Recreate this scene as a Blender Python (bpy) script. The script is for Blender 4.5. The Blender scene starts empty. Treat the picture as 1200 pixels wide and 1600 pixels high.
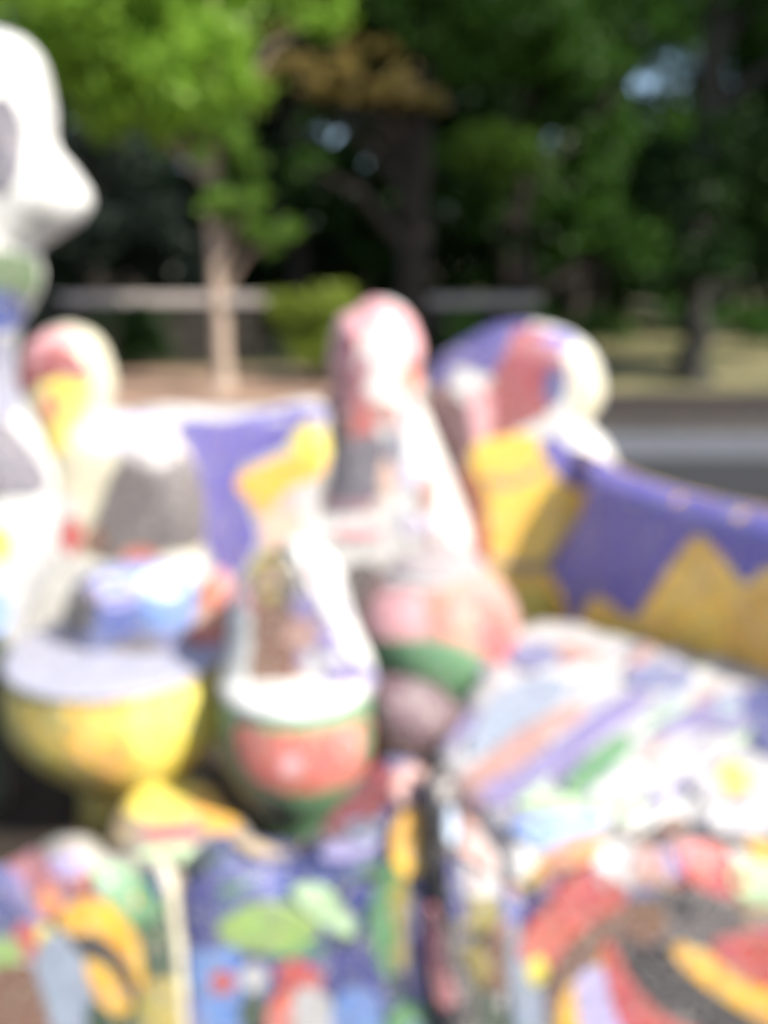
import bpy, math, random
import numpy as np
from mathutils import Vector
from mathutils.geometry import delaunay_2d_cdt

rng = np.random.RandomState(7)
random.seed(7)
scene = bpy.context.scene
COL = scene.collection

# ------------------------------------------------------------------ camera
W, H, F = 1200.0, 1600.0, 1331.0
PITCH = math.radians(15.5)
CAMZ = 1.5
cd = bpy.data.cameras.new("camera")
cam = bpy.data.objects.new("camera", cd)
COL.objects.link(cam)
cam.location = (0, 0, CAMZ)
cam.rotation_euler = (math.pi / 2 - PITCH, 0, 0)
cd.sensor_fit = 'VERTICAL'
cd.sensor_height = 24.0
cd.lens = 24.0 * F / H
cd.clip_start = 0.02
cd.clip_end = 600
# the photograph is badly out of focus everywhere: a lens left at its close-up setting
cd.dof.use_dof = True
cd.dof.focus_distance = 0.16
cd.dof.aperture_fstop = 3.95
cd.dof.aperture_blades = 0
scene.camera = cam
scene.render.resolution_x, scene.render.resolution_y = 768, 1024

# ------------------------------------------------------------------ light
SUN_EL, SUN_AZ = 43.0, 125.0          # azimuth clockwise from +Y (away from the camera)
w = bpy.data.worlds.new("World")
scene.world = w
w.use_nodes = True
nt = w.node_tree
sky = nt.nodes.new("ShaderNodeTexSky")
sky.sky_type = 'NISHITA'
sky.sun_disc = False
sky.sun_elevation = math.radians(SUN_EL)
sky.sun_rotation = math.radians(SUN_AZ)
bg = nt.nodes["Background"]
bg.inputs[1].default_value = 0.12
nt.links.new(sky.outputs[0], bg.inputs[0])
sd = bpy.data.lights.new("sun", 'SUN')
sd.energy = 4.6
sd.angle = math.radians(0.53)
sd.color = (1.0, 0.93, 0.82)
so = bpy.data.objects.new("sun", sd)
COL.objects.link(so)
_e, _a = math.radians(SUN_EL), math.radians(SUN_AZ)
sdir = Vector((math.sin(_a) * math.cos(_e), math.cos(_a) * math.cos(_e), math.sin(_e)))
so.rotation_euler = sdir.to_track_quat('Z', 'Y').to_euler()
scene.view_settings.view_transform = 'Standard'
scene.view_settings.look = 'None'
scene.view_settings.gamma = 1
scene.view_settings.use_curve_mapping = False
scene.view_settings.exposure = 1.0
scene.cycles.use_denoising = True
scene.cycles.max_bounces = 6
scene.cycles.transparent_max_bounces = 4

# ------------------------------------------------------------------ pixel <-> place
FW = np.array([0, math.cos(PITCH), -math.sin(PITCH)])
UP = np.array([0, math.sin(PITCH), math.cos(PITCH)])
C0 = np.array([0, 0, CAMZ])


def ray(px, py):
    return FW + (px - W / 2) / F * np.array([1., 0, 0]) - (py - H / 2) / F * UP


def at(px, py, Y):
    d = ray(px, py)
    return C0 + d * (Y / d[1])


def at_z(px, py, z):
    d = ray(px, py)
    return C0 + d * ((z - CAMZ) / d[2])


def smooth_poly(pts, step=4):
    """closed Catmull-Rom through the points"""
    p = [np.array(q, float) for q in pts]
    n = len(p)
    out = []
    for i in range(n):
        a, b, c, d = p[i - 1], p[i], p[(i + 1) % n], p[(i + 2) % n]
        for k in range(step):
            t = k / step
            out.append(0.5 * ((2 * b) + (c - a) * t + (2 * a - 5 * b + 4 * c - d) * t * t + (3 * b - a - 3 * c + d) * t ** 3))
    return np.array(out)


def subdivide(pts, step=3):
    p = [np.array(q, float) for q in pts]
    return np.array([p[i] + (p[(i + 1) % len(p)] - p[i]) * k / step for i in range(len(p)) for k in range(step)])


def ell(cx, cy, rx, ry, n=12, rot=0):
    r = math.radians(rot)
    return [(cx + rx * math.cos(t) * math.cos(r) - ry * math.sin(t) * math.sin(r),
             cy + rx * math.cos(t) * math.sin(r) + ry * math.sin(t) * math.cos(r)) for t in np.linspace(0, 2 * math.pi, n, endpoint=False)]


# ------------------------------------------------------------------ materials
PAL = {
    'purple': (0.105, 0.085, 0.40), 'bright gold': (0.98, 0.60, 0.06), 'gold': (0.86, 0.45, 0.03), 'pale lavender': (0.32, 0.325, 0.42), 'shell pink': (0.36, 0.31, 0.32), 'moss': (0.07, 0.13, 0.05), 'lavender': (0.22, 0.225, 0.31), 'deep purple': (0.06, 0.045, 0.24), 'pearl': (0.48, 0.475, 0.48), 'salmon': (0.42, 0.22, 0.19), 'pale dusty blue': (0.26, 0.32, 0.42), 'dusty blue': (0.16, 0.18, 0.36), 'heather': (0.20, 0.17, 0.38), 'crimson': (0.28, 0.022, 0.04), 'azure': (0.11, 0.22, 0.52), 'yellow': (0.82, 0.68, 0.10), 'white': (0.64, 0.64, 0.62),
    'yellow gold': (0.90, 0.55, 0.04), 'cream': (0.62, 0.58, 0.42), 'red': (0.50, 0.05, 0.05), 'coral': (0.62, 0.13, 0.09), 'pink': (0.75, 0.36, 0.38),
    'rose': (0.42, 0.13, 0.16), 'dark mauve': (0.10, 0.038, 0.056), 'mauve': (0.30, 0.13, 0.18), 'green': (0.085, 0.27, 0.11), 'pale green': (0.45, 0.64, 0.36),
    'leaf green': (0.27, 0.43, 0.10), 'dark green': (0.025, 0.06, 0.035), 'grey': (0.105, 0.09, 0.095), 'heather grey': (0.13, 0.12, 0.16), 'light grey': (0.42, 0.40, 0.42),
    'shaded blue': (0.045, 0.065, 0.23), 'clay': (0.20, 0.13, 0.08), 'navy': (0.035, 0.05, 0.22), 'blue': (0.06, 0.095, 0.34), 'sky blue': (0.24, 0.40, 0.80), 'pale blue': (0.50, 0.62, 0.80),
    'lilac': (0.48, 0.42, 0.72), 'pale lilac': (0.62, 0.58, 0.72), 'orange': (0.78, 0.26, 0.09), 'brown': (0.17, 0.075, 0.045),
    'black': (0.025, 0.022, 0.03), 'dull gold': (0.60, 0.42, 0.05), 'olive': (0.36, 0.29, 0.05), 'tan': (0.33, 0.24, 0.13), 'peach': (0.80, 0.52, 0.40), 'beige': (0.30, 0.28, 0.24),
}
MC = {}


def N(nt, t, **kw):
    n = nt.nodes.new(t)
    for k, v in kw.items():
        setattr(n, k, v)
    return n


def mosaic(col, scale=46):
    """glazed tesserae of one colour set in pale grout: voronoi cells, each its own shade and tilt"""
    key = (col, scale)
    if key in MC:
        return MC[key]
    m = bpy.data.materials.new("mosaic_" + col.replace(' ', '_'))
    m.use_nodes = True
    t = m.node_tree
    b = t.nodes["Principled BSDF"]
    tc = N(t, "ShaderNodeTexCoord")
    v = N(t, "ShaderNodeTexVoronoi", feature='F1')
    v.inputs['Scale'].default_value = scale
    e = N(t, "ShaderNodeTexVoronoi", feature='DISTANCE_TO_EDGE')
    e.inputs['Scale'].default_value = scale
    for x in (v, e):
        t.links.new(tc.outputs['Object'], x.inputs['Vector'])
    hsv = N(t, "ShaderNodeHueSaturation")
    hsv.inputs['Color'].default_value = (*PAL[col], 1)
    sep = N(t, "ShaderNodeSeparateColor")
    t.links.new(v.outputs['Color'], sep.inputs[0])
    for src, dst, lo, hi in ((0, 'Hue', 0.485, 0.515), (1, 'Value', 0.78, 1.2), (2, 'Saturation', 0.88, 1.08)):
        mr = N(t, "ShaderNodeMapRange")
        mr.inputs['To Min'].default_value = lo
        mr.inputs['To Max'].default_value = hi
        t.links.new(sep.outputs[src], mr.inputs[0])
        t.links.new(mr.outputs[0], hsv.inputs[dst])
    ramp = N(t, "ShaderNodeValToRGB")
    ramp.color_ramp.elements[0].position = 0.018
    ramp.color_ramp.elements[1].position = 0.05
    t.links.new(e.outputs['Distance'], ramp.inputs[0])
    mix = N(t, "ShaderNodeMix", data_type='RGBA')
    mix.inputs['A'].default_value = (0.45, 0.42, 0.38, 1)
    t.links.new(ramp.outputs[0], mix.inputs['Factor'])
    t.links.new(hsv.outputs[0], mix.inputs['B'])
    # worn, dusty patches
    ns = N(t, "ShaderNodeTexNoise")
    ns.inputs['Scale'].default_value = 5
    ns.inputs['Detail'].default_value = 5
    t.links.new(tc.outputs['Object'], ns.inputs['Vector'])
    r2 = N(t, "ShaderNodeValToRGB")
    r2.color_ramp.elements[0].position = 0.5
    r2.color_ramp.elements[1].position = 0.8
    r2.color_ramp.elements[1].color = (0.16, 0.16, 0.16, 1)
    t.links.new(ns.outputs[0], r2.inputs[0])
    mix2 = N(t, "ShaderNodeMix", data_type='RGBA')
    mix2.inputs['B'].default_value = (0.42, 0.38, 0.33, 1)
    t.links.new(r2.outputs[0], mix2.inputs['Factor'])
    t.links.new(mix.outputs['Result'], mix2.inputs['A'])
    t.links.new(mix2.outputs['Result'], b.inputs['Base Color'])
    rr = N(t, "ShaderNodeMapRange")
    rr.inputs['To Min'].default_value = 0.8
    rr.inputs['To Max'].default_value = 0.5
    t.links.new(ramp.outputs[0], rr.inputs[0])
    t.links.new(rr.outputs[0], b.inputs['Roughness'])
    bp = N(t, "ShaderNodeBump")
    bp.inputs['Strength'].default_value = 0.5
    bp.inputs['Distance'].default_value = 0.004
    t.links.new(ramp.outputs[0], bp.inputs['Height'])
    t.links.new(bp.outputs[0], b.inputs['Normal'])
    MC[key] = m
    return m


def plain(name, c1, c2, scale=6, rough=0.9, bump=0.3, detail=8, dist=0.02, ramp=(0.35, 0.65)):
    m = bpy.data.materials.new(name)
    m.use_nodes = True
    t = m.node_tree
    b = t.nodes["Principled BSDF"]
    tc = N(t, "ShaderNodeTexCoord")
    ns = N(t, "ShaderNodeTexNoise")
    ns.inputs['Scale'].default_value = scale
    ns.inputs['Detail'].default_value = detail
    t.links.new(tc.outputs['Object'], ns.inputs['Vector'])
    r = N(t, "ShaderNodeValToRGB")
    r.color_ramp.elements[0].position, r.color_ramp.elements[1].position = ramp
    r.color_ramp.elements[0].color = (*c1, 1)
    r.color_ramp.elements[1].color = (*c2, 1)
    t.links.new(ns.outputs[0], r.inputs[0])
    t.links.new(r.outputs[0], b.inputs['Base Color'])
    b.inputs['Roughness'].default_value = rough
    bp = N(t, "ShaderNodeBump")
    bp.inputs['Strength'].default_value = bump
    bp.inputs['Distance'].default_value = dist
    t.links.new(ns.outputs[0], bp.inputs['Height'])
    t.links.new(bp.outputs[0], b.inputs['Normal'])
    return m


def leafmat(name, c1, c2, transl=0.4):
    m = bpy.data.materials.new(name)
    m.use_nodes = True
    t = m.node_tree
    t.nodes.remove(t.nodes["Principled BSDF"])
    out = t.nodes["Material Output"]
    g = N(t, "ShaderNodeNewGeometry")
    r = N(t, "ShaderNodeValToRGB")
    r.color_ramp.elements[0].color = (*c1, 1)
    r.color_ramp.elements[1].color = (*c2, 1)
    t.links.new(g.outputs['Random Per Island'], r.inputs[0])
    d = N(t, "ShaderNodeBsdfDiffuse")
    tr = N(t, "ShaderNodeBsdfTranslucent")
    gl = N(t, "ShaderNodeBsdfGlossy")
    gl.inputs['Roughness'].default_value = 0.45
    mx = N(t, "ShaderNodeMixShader")
    mx.inputs[0].default_value = transl
    m2 = N(t, "ShaderNodeMixShader")
    m2.inputs[0].default_value = 0.02
    for x in (d, tr):
        t.links.new(r.outputs[0], x.inputs[0])
    t.links.new(d.outputs[0], mx.inputs[1])
    t.links.new(tr.outputs[0], mx.inputs[2])
    t.links.new(mx.outputs[0], m2.inputs[1])
    t.links.new(gl.outputs[0], m2.inputs[2])
    t.links.new(m2.outputs[0], out.inputs[0])
    return m


# ------------------------------------------------------------------ object helpers
def link(name, verts, faces, mat, origin=(0, 0, 0), parent=None, smooth=True):
    """one mesh object; verts in world coordinates, origin its location"""
    v = np.asarray(verts, float) - np.asarray(origin, float)
    me = bpy.data.meshes.new(name)
    me.from_pydata(v.tolist(), [], faces)
    me.validate()
    if mat:
        me.materials.append(mat)
    if smooth:
        me.polygons.foreach_set('use_smooth', [True] * len(me.polygons))
    o = bpy.data.objects.new(name, me)
    COL.objects.link(o)
    if parent is not None:
        o.parent = parent
        o.location = Vector(origin) - Vector(parent['_org'])
    else:
        o.location = origin
    return o


def tag(o, label=None, cat=None, group=None, kind=None):
    if label: o['label'] = label
    if cat: o['category'] = cat
    if group: o['group'] = group
    if kind: o['kind'] = kind
    return o


def empty(name, loc, label, cat, group=None):
    o = bpy.data.objects.new(name, None)
    o.empty_display_size = 0.1
    COL.objects.link(o)
    o.location = loc
    o['_org'] = tuple(float(x) for x in loc)
    return tag(o, label, cat, group)


def pip(pts, poly):
    x, y = pts[:, 0][:, None], pts[:, 1][:, None]
    x1, y1 = poly[:, 0][None], poly[:, 1][None]
    x2, y2 = np.roll(poly[:, 0], -1)[None], np.roll(poly[:, 1], -1)[None]
    with np.errstate(divide='ignore', invalid='ignore'):
        c = ((y1 > y) != (y2 > y)) & (x < (x2 - x1) * (y - y1) / (y2 - y1) + x1)
    return c.sum(1) % 2 == 1


def near(pts, poly):
    """distance to and nearest point on the closed outline"""
    a = poly[None]
    b = np.roll(poly, -1, 0)[None]
    ab = b - a
    t = ((pts[:, None] - a) * ab).sum(2) / np.maximum((ab ** 2).sum(2), 1e-12)
    t = np.clip(t, 0, 1)[..., None]
    q = a + ab * t
    d = np.linalg.norm(pts[:, None] - q, axis=2)
    i = d.argmin(1)
    k = np.arange(len(pts))
    return d[k, i], q[k, i]


def fill(poly, h):
    """triangulated polygon with interior points about h apart"""
    lo, hi = poly.min(0), poly.max(0)
    gx = np.arange(lo[0], hi[0] + h, h)
    gy = np.arange(lo[1], hi[1] + h, h)
    g = np.array([(x + (0.5 * h if j % 2 else 0), y) for j, y in enumerate(gy) for x in gx])
    g = g + rng.uniform(-0.12, 0.12, g.shape) * h
    g = g[pip(g, poly)]
    if len(g):
        d, _ = near(g, poly)
        g = g[d > 0.45 * h]
    n = len(poly)
    pts = [Vector(p) for p in poly] + [Vector(p) for p in g]
    vv, ee, ff, *_ = delaunay_2d_cdt(pts, [(i, (i + 1) % n) for i in range(n)], [list(range(n))], 1, 1e-6)
    return np.array([tuple(v) for v in vv]), [tuple(f) for f in ff]


class Surf:
    """a solid standing on (or lying in) a plane: origin o, axes U and V in the plane, N out of it; |depth| <= f(u,v)"""
    def __init__(s, o, U, V, Nn):
        s.o, s.U, s.V, s.N = [np.array(q, float) for q in (o, U, V, Nn)]
        s.k = 0

    def w(s, uv, d):
        return s.o + uv[:, :1] * s.U + uv[:, 1:] * s.V + np.asarray(d)[:, None] * s.N

    def plane(s, px, py):
        d = ray(px, py)
        t = np.dot(s.o - C0, s.N) / np.dot(d, s.N)
        p = C0 + d * t - s.o
        return np.array([p @ s.U, p @ s.V])

    def hit(s, px, py):
        d = ray(px, py)
        t0 = np.dot(s.o - C0, s.N) / np.dot(d, s.N)
        dt = s.T * 1.3 / abs(np.dot(d, s.N))
        t = np.linspace(t0 - dt, t0 + dt * 0.6, 90)
        p = C0 + t[:, None] * d - s.o
        uv = np.stack([p @ s.U, p @ s.V], 1)
        ins = (p @ s.N) < s.f(uv)
        ins &= s.f(uv) > 1e-5
        i = ins.argmax() if ins.any() else int(abs(t - t0).argmin())
        return uv[i]

    def normal(s, uv):
        e = 0.004
        du = (s.f(uv + [e, 0]) - s.f(uv - [e, 0])) / (2 * e)
        dv = (s.f(uv + [0, e]) - s.f(uv - [0, e])) / (2 * e)
        g = np.clip(np.stack([du, dv], 1), -3, 3)
        n = s.N[None] - g[:, :1] * s.U - g[:, 1:] * s.V
        return n / np.linalg.norm(n, axis=1)[:, None]

    def patch(s, root, col, pts, smooth=True, name='mosaic_panel', label=None, proud=None, px=True, h=0.03, scale=46):
        s.k += 1
        off = 0.002 + 0.00018 * s.k if proud is None else proud
        p = smooth_poly(pts, 4) if smooth else subdivide(pts, 4)
        uv = np.array([s.hit(*q) for q in p]) if px else p
        uv = s.inside(uv)
        # drop repeats
        keep = [i for i in range(len(uv)) if np.linalg.norm(uv[i] - uv[i - 1]) > 1e-4]
        uv = uv[keep]
        if len(uv) < 3:
            return None
        vv, ff = fill(uv, h)
        if not ff:
            return None
        nn = s.normal(vv)
        front = s.w(vv, s.f(vv)) + nn * off
        used = {}
        for f in ff:
            for a, b in zip(f, f[1:] + f[:1]):
                used[(a, b)] = 1
        V = front.tolist()
        back = (front - nn * (off + 0.006))
        Fc = list(ff)
        rim = [(a, b) for (a, b) in used if (b, a) not in used]
        ids = sorted({a for e in rim for a in e})
        top = {a: len(V) + i for i, a in enumerate(ids)}
        V += [V[a] for a in ids]
        bot = {a: len(V) + i for i, a in enumerate(ids)}
        V += [back[a].tolist() for a in ids]
        for (a, b) in rim:
            Fc.append((top[b], top[a], bot[a], bot[b]))
        o = link(name, V, Fc, mosaic(col, scale), root['_org'], root)
        o['label'] = label or (col + ' mosaic panel')
        return o

    def inside(s, uv):
        return uv


class Slab(Surf):
    def __init__(s, o, U, V, Nn, outline, T, R, h=0.05, smooth=True, floor=None, px=True):
        super().__init__(o, U, V, Nn)
        s.T, s.R = T, R
        p = smooth_poly(outline, 4) if smooth else subdivide(outline, 5)
        uv = np.array([s.plane(*q) for q in p]) if px else p
        if floor is not None:
            uv[:, 1] = np.maximum(uv[:, 1], floor)
        s.poly = uv[[i for i in range(len(uv)) if np.linalg.norm(uv[i] - uv[i - 1]) > 1e-4]]
        s.h = h

    def f(s, uv):
        d, _ = near(uv, s.poly)
        d = np.where(pip(uv, s.poly), d, 0)
        q = 1 - np.clip(d / s.R, 0, 1)
        return s.T * np.sqrt(np.maximum(1 - q * q, 0))

    def inside(s, uv):
        ok = pip(uv, s.poly)
        _, q = near(uv, s.poly)
        uv = uv.copy()
        uv[~ok] = q[~ok]
        c = uv.mean(0)
        uv[~ok] += (c - uv[~ok]) * 0.004
        return uv

    def build(s, root, name, col, label=None):
        vv, ff = fill(s.poly, s.h)
        # an extra ring close to the edge keeps the roll round
        ff = [f for f in ff]
        fz = s.f(vv)
        edge = {}
        for f in ff:
            for a, b in zip(f, f[1:] + f[:1]):
                edge[(a, b)] = 1
        bd = {a for (a, b) in edge if (b, a) not in edge} | {b for (a, b) in edge if (b, a) not in edge}
        # make the front face look along +N
        a, b, c = (vv[i] for i in ff[0][:3])
        ccw = (b[0] - a[0]) * (c[1] - a[1]) - (b[1] - a[1]) * (c[0] - a[0]) > 0
        V = s.w(vv, fz).tolist()
        m = {}
        back = s.w(vv, -fz)
        for i in range(len(vv)):
            if i in bd:
                m[i] = i
            else:
                m[i] = len(V)
                V.append(back[i].tolist())
        F1 = ff if ccw else [f[::-1] for f in ff]
        Fc = F1 + [tuple(m[i] for i in f[::-1]) for f in F1]
        o = link(name, V, Fc, mosaic(col), root['_org'], root)
        if label: o['label'] = label
        return o


def upright(cx_px, base_px_y, Y, outline, T, R, yaw=0, **kw):
    """a standing solid whose middle plane goes through the pixel column cx_px at distance Y"""
    a = math.radians(yaw)
    p = at(cx_px, 800, Y)
    o = (p[0], Y, 0)
    return Slab(o, (math.cos(a), math.sin(a), 0), (0, 0, 1), (math.sin(a), -math.cos(a), 0), outline, T, R, floor=-0.10, **kw)


def flat(z, outline, T, R, cx=None, **kw):
    p = np.mean([at_z(*q, z) for q in outline], 0)
    return Slab((p[0], p[1], z), (1, 0, 0), (0, 1, 0), (0, 0, 1), outline, T, R, **kw)


class Drum(Surf):
    """a round stool: lathe with radius r(z); N looks to the camera"""
    def __init__(s, cx, cy, prof):
        super().__init__((cx, cy, 0), (1, 0, 0), (0, 0, 1), (0, -1, 0))
        s.prof = prof
        s.zz = np.array([q[1] for q in prof])
        s.rr = np.array([q[0] for q in prof])
        s.T = s.rr.max()

    def r(s, z):
        return np.interp(z, s.zz, s.rr)

    def f(s, uv):
        r = s.r(uv[:, 1])
        return np.where((uv[:, 1] >= 0) & (uv[:, 1] <= s.zz[-1]), np.sqrt(np.maximum(r * r - uv[:, 0] ** 2, 0)), 0)

    def inside(s, uv):
        uv = uv.copy()
        uv[:, 1] = np.clip(uv[:, 1], 0.01, s.zz[-1] - 0.004)
        r = s.r(uv[:, 1]) * 0.985
        uv[:, 0] = np.clip(uv[:, 0], -r, r)
        return uv

    def build(s, root, name, col, label=None, n=56):
        V, Fc = [], []
        for (r, z) in s.prof:
            for k in range(n):
                t = 2 * math.pi * k / n
                V.append((s.o[0] + r * math.cos(t), s.o[1] + r * math.sin(t), z))
        for i in range(len(s.prof) - 1):
            for k in range(n):
                a, b = i * n + k, i * n + (k + 1) % n
                Fc.append((a, b, b + n, a + n))
        Fc.append(tuple(range(n))[::-1])
        m = (len(s.prof) - 1) * n
        Fc.append(tuple(range(m, m + n)))
        o = link(name, V, Fc, mosaic(col), root['_org'], root)
        if label: o['label'] = label
        return o


def bulge(R, h, r0=0.72, n=16, top=0.93):
    """profile of a bulging drum, foot to top"""
    p = []
    for i in range(n + 1):
        t = i / n
        r = R * (1 - (1 - r0) * (1 - t / 0.6) ** 2) if t < 0.6 else R * (1 - (1 - top) * ((t - 0.6) / 0.4) ** 2)
        p.append((r, h * t))
    return p


def disc_part(root, name, col, cx, cy, z, R, th, label=None, n=48, dome=0.0, rx=None):
    """rounded cushion-like disc"""
    prof = [(R - th * 0.5, z), (R - th * .1, z + th * .2), (R, z + th * .5), (R - th * .1, z + th * .8), (R - th * .5, z + th)]
    for k in range(1, 6):
        q = 1 - k / 6
        prof.append(((R - th * .5) * q, z + th + dome * (1 - q * q)))
    V, Fc = [], []
    for (r, zz) in prof:
        for k in range(n):
            t = 2 * math.pi * k / n
            V.append((cx + r * math.cos(t), cy + r * math.sin(t), zz))
    for i in range(len(prof) - 1):
        for k in range(n):
            a, b = i * n + k, i * n + (k + 1) % n
            Fc.append((a, b, b + n, a + n))
    Fc.append(tuple(range(n))[::-1])
    m = (len(prof) - 1) * n
    Fc.append(tuple(range(m, m + n)))
    o = link(name, V, Fc, mosaic(col), root['_org'], root)
    if label: o['label'] = label
    return o


# ------------------------------------------------------------------ ground
def sheet(name, pts, z, mat):
    o = link(name, [(x, y, z) for x, y in pts], [tuple(range(len(pts)))], mat, smooth=False)
    return tag(o, kind='structure')


def ground_mesh():
    n = 70
    xs = np.sign(np.linspace(-1, 1, n)) * np.abs(np.linspace(-1, 1, n)) ** 2.2 * 260
    ys = np.linspace(0, 1, n) ** 2.2 * 360 - 12
    V = [(x, y, 0 if y < 14 else 0.15 * math.sin(x * .3) * min(1, (y - 14) / 10)) for y in ys for x in xs]
    Fc = [(j * n + i, j * n + i + 1, (j + 1) * n + i + 1, (j + 1) * n + i) for j in range(n - 1) for i in range(n - 1)]
    o = link('ground', V, Fc, plain('dry_lawn', (0.07, 0.075, 0.025), (0.21, 0.18, 0.085), 1.1, 1.0, 0.5, 10, 0.05), smooth=False)
    tag(o, kind='structure')


ground_mesh()
sheet('terrace', [(-9, -6), (9, -6), (9, 5.6), (-9, 5.6)], 0.004, plain('dark_shaded_paving', (0.014, 0.009, 0.006), (0.032, 0.022, 0.015), 9, 0.85, 0.4))  # dark paving, colour deepened further for the shadow around the stools
sheet('sand_path', [(-16, 5.6), (-0.4, 5.6), (1.0, 9.4), (0.6, 14.2), (-16, 14.2)], 0.008,
      plain('pink_sand', (0.20, 0.115, 0.075), (0.30, 0.20, 0.14), 3, 1.0, 0.3))
sheet('asphalt_road', [(-0.4, 5.6), (20, 4.6), (20, 6.95), (0.2, 7.1)], 0.008, plain('asphalt', (0.013, 0.013, 0.014), (0.026, 0.026, 0.029), 30, 0.85, 0.4))
sheet('grey_path', [(0.2, 7.1), (20, 6.95), (20, 8.2), (0.55, 8.35)], 0.012, plain('grey_concrete', (0.07, 0.074, 0.085), (0.11, 0.115, 0.135), 12, 0.9, 0.3))
sheet('soil_bed', [(0.55, 8.35), (20, 8.2), (20, 11.6), (1.0, 11.3)], 0.016, plain('shade_toned_soil', (0.010, 0.006, 0.005), (0.028, 0.018, 0.014), 8, 1.0, 0.8))  # brown soil with the tree's shade put into its colour


def kerb(name, a, b, wd, hh, mat, label):
    a, b = np.array(a, float), np.array(b, float)
    d = (b - a) / np.linalg.norm(b - a)
    n = np.array([-d[1], d[0]]) * wd / 2
    q = [a - n, b - n, b + n, a + n]
    V = [(x, y, 0) for x, y in q] + [(x, y, hh) for x, y in q]
    o = link(name, V, [(3, 2, 1, 0), (4, 5, 6, 7), (0, 1, 5, 4), (1, 2, 6, 5), (2, 3, 7, 6), (3, 0, 4, 7)], mat, smooth=False)
    return tag(o, label, 'kerb', kind='structure')


stone = plain('sunlit_cap_stone', (0.36, 0.31, 0.29), (0.50, 0.44, 0.41), 10, 0.9, 0.4)  # cap stone, its pale tone painted as if in sun
kerb('kerb', (0.6, 8.36), (20, 8.2), 0.12, 0.12, plain('worn_kerb', (0.05, 0.045, 0.04), (0.10, 0.09, 0.08), 9, 0.95, 0.4), 'pale kerb between the grey path and the shade-toned soil')


# ------------------------------------------------------------------ low walls far off
def box(V, Fc, x0, x1, y0, y1, z0, z1, b=0.012):
    k = len(V)
    for (x, y, z, s) in ((x0, y0, z0, 1), (x1, y0, z0, 1), (x1, y1, z0, 1), (x0, y1, z0, 1)):
        V.append((x, y, z))
    for (x, y) in ((x0, y0), (x1, y0), (x1, y1), (x0, y1)):
        V.append((x, y, z1 - b))
    for (x, y) in ((x0 + b, y0 + b), (x1 - b, y0 + b), (x1 - b, y1 - b), (x0 + b, y1 - b)):
        V.append((x, y, z1))
    Fc.append((k + 3, k + 2, k + 1, k))
    for r in (0, 4):
        for i in range(4):
            j = (i + 1) % 4
            Fc.append((k + r + i, k + r + j, k + r + 4 + j, k + r + 4 + i))
    Fc.append((k + 8, k + 9, k + 10, k + 11))


def low_wall(x0, x1, y, h, label, bay=1.35):
    root = empty('low_wall', ((x0 + x1) / 2, y, 0), label, 'wall', 'low walls along the far side of the park')
    dark = plain('shaded_wall_stone', (0.015, 0.013, 0.010), (0.04, 0.034, 0.027), 6, 0.95, 0.6)  # same wall's face, darkened in colour to stand for its shadow
    n = max(1, round((x1 - x0) / bay))
    me = None
    for i in range(n):                                   # cap stones laid end to end
        V, Fc = [], []
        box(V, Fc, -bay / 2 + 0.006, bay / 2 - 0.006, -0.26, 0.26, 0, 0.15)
        if me is None:
            o = link('cap_stone', V, Fc, stone, smooth=False)
            me = o.data
        else:
            o = bpy.data.objects.new('cap_stone', me)
            COL.objects.link(o)
        o.parent = root
        o.location = (x0 + (i + .5) * (x1 - x0) / n - (x0 + x1) / 2, 0, h - 0.15)
        o.scale = ((x1 - x0) / n / bay, 1, 1)
    bm = None
    rows, bw = 4, 0.62
    hh = (h - 0.15) / rows
    nb = int((x1 - x0) / bw)
    for r in range(rows):                               # rough blocks in courses
        for i in range(nb):
            if bm is None:
                V, Fc = [], []
                box(V, Fc, -bw / 2 + 0.01, bw / 2 - 0.01, -0.2, 0.2, 0, hh - 0.012)
                o = link('stone', V, Fc, dark, smooth=False)
                bm = o.data
            else:
                o = bpy.data.objects.new('stone', bm)
                COL.objects.link(o)
            o.parent = root
            sh = 0.25 * bw if r % 2 else -0.0
            o.location = (min(x0 + bw / 2 + i * bw + sh, x1 - bw / 2) - (x0 + x1) / 2, random.uniform(-.015, .015), r * hh)
    return root


low_wall(-6.6, -1.9, 15.2, 1.19, 'low stone wall with sunlit-toned cap behind the slim light trunk')
low_wall(0.35, 2.75, 15.6, 1.15, 'short low stone wall with sunlit-toned cap right of the round bush')

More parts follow.
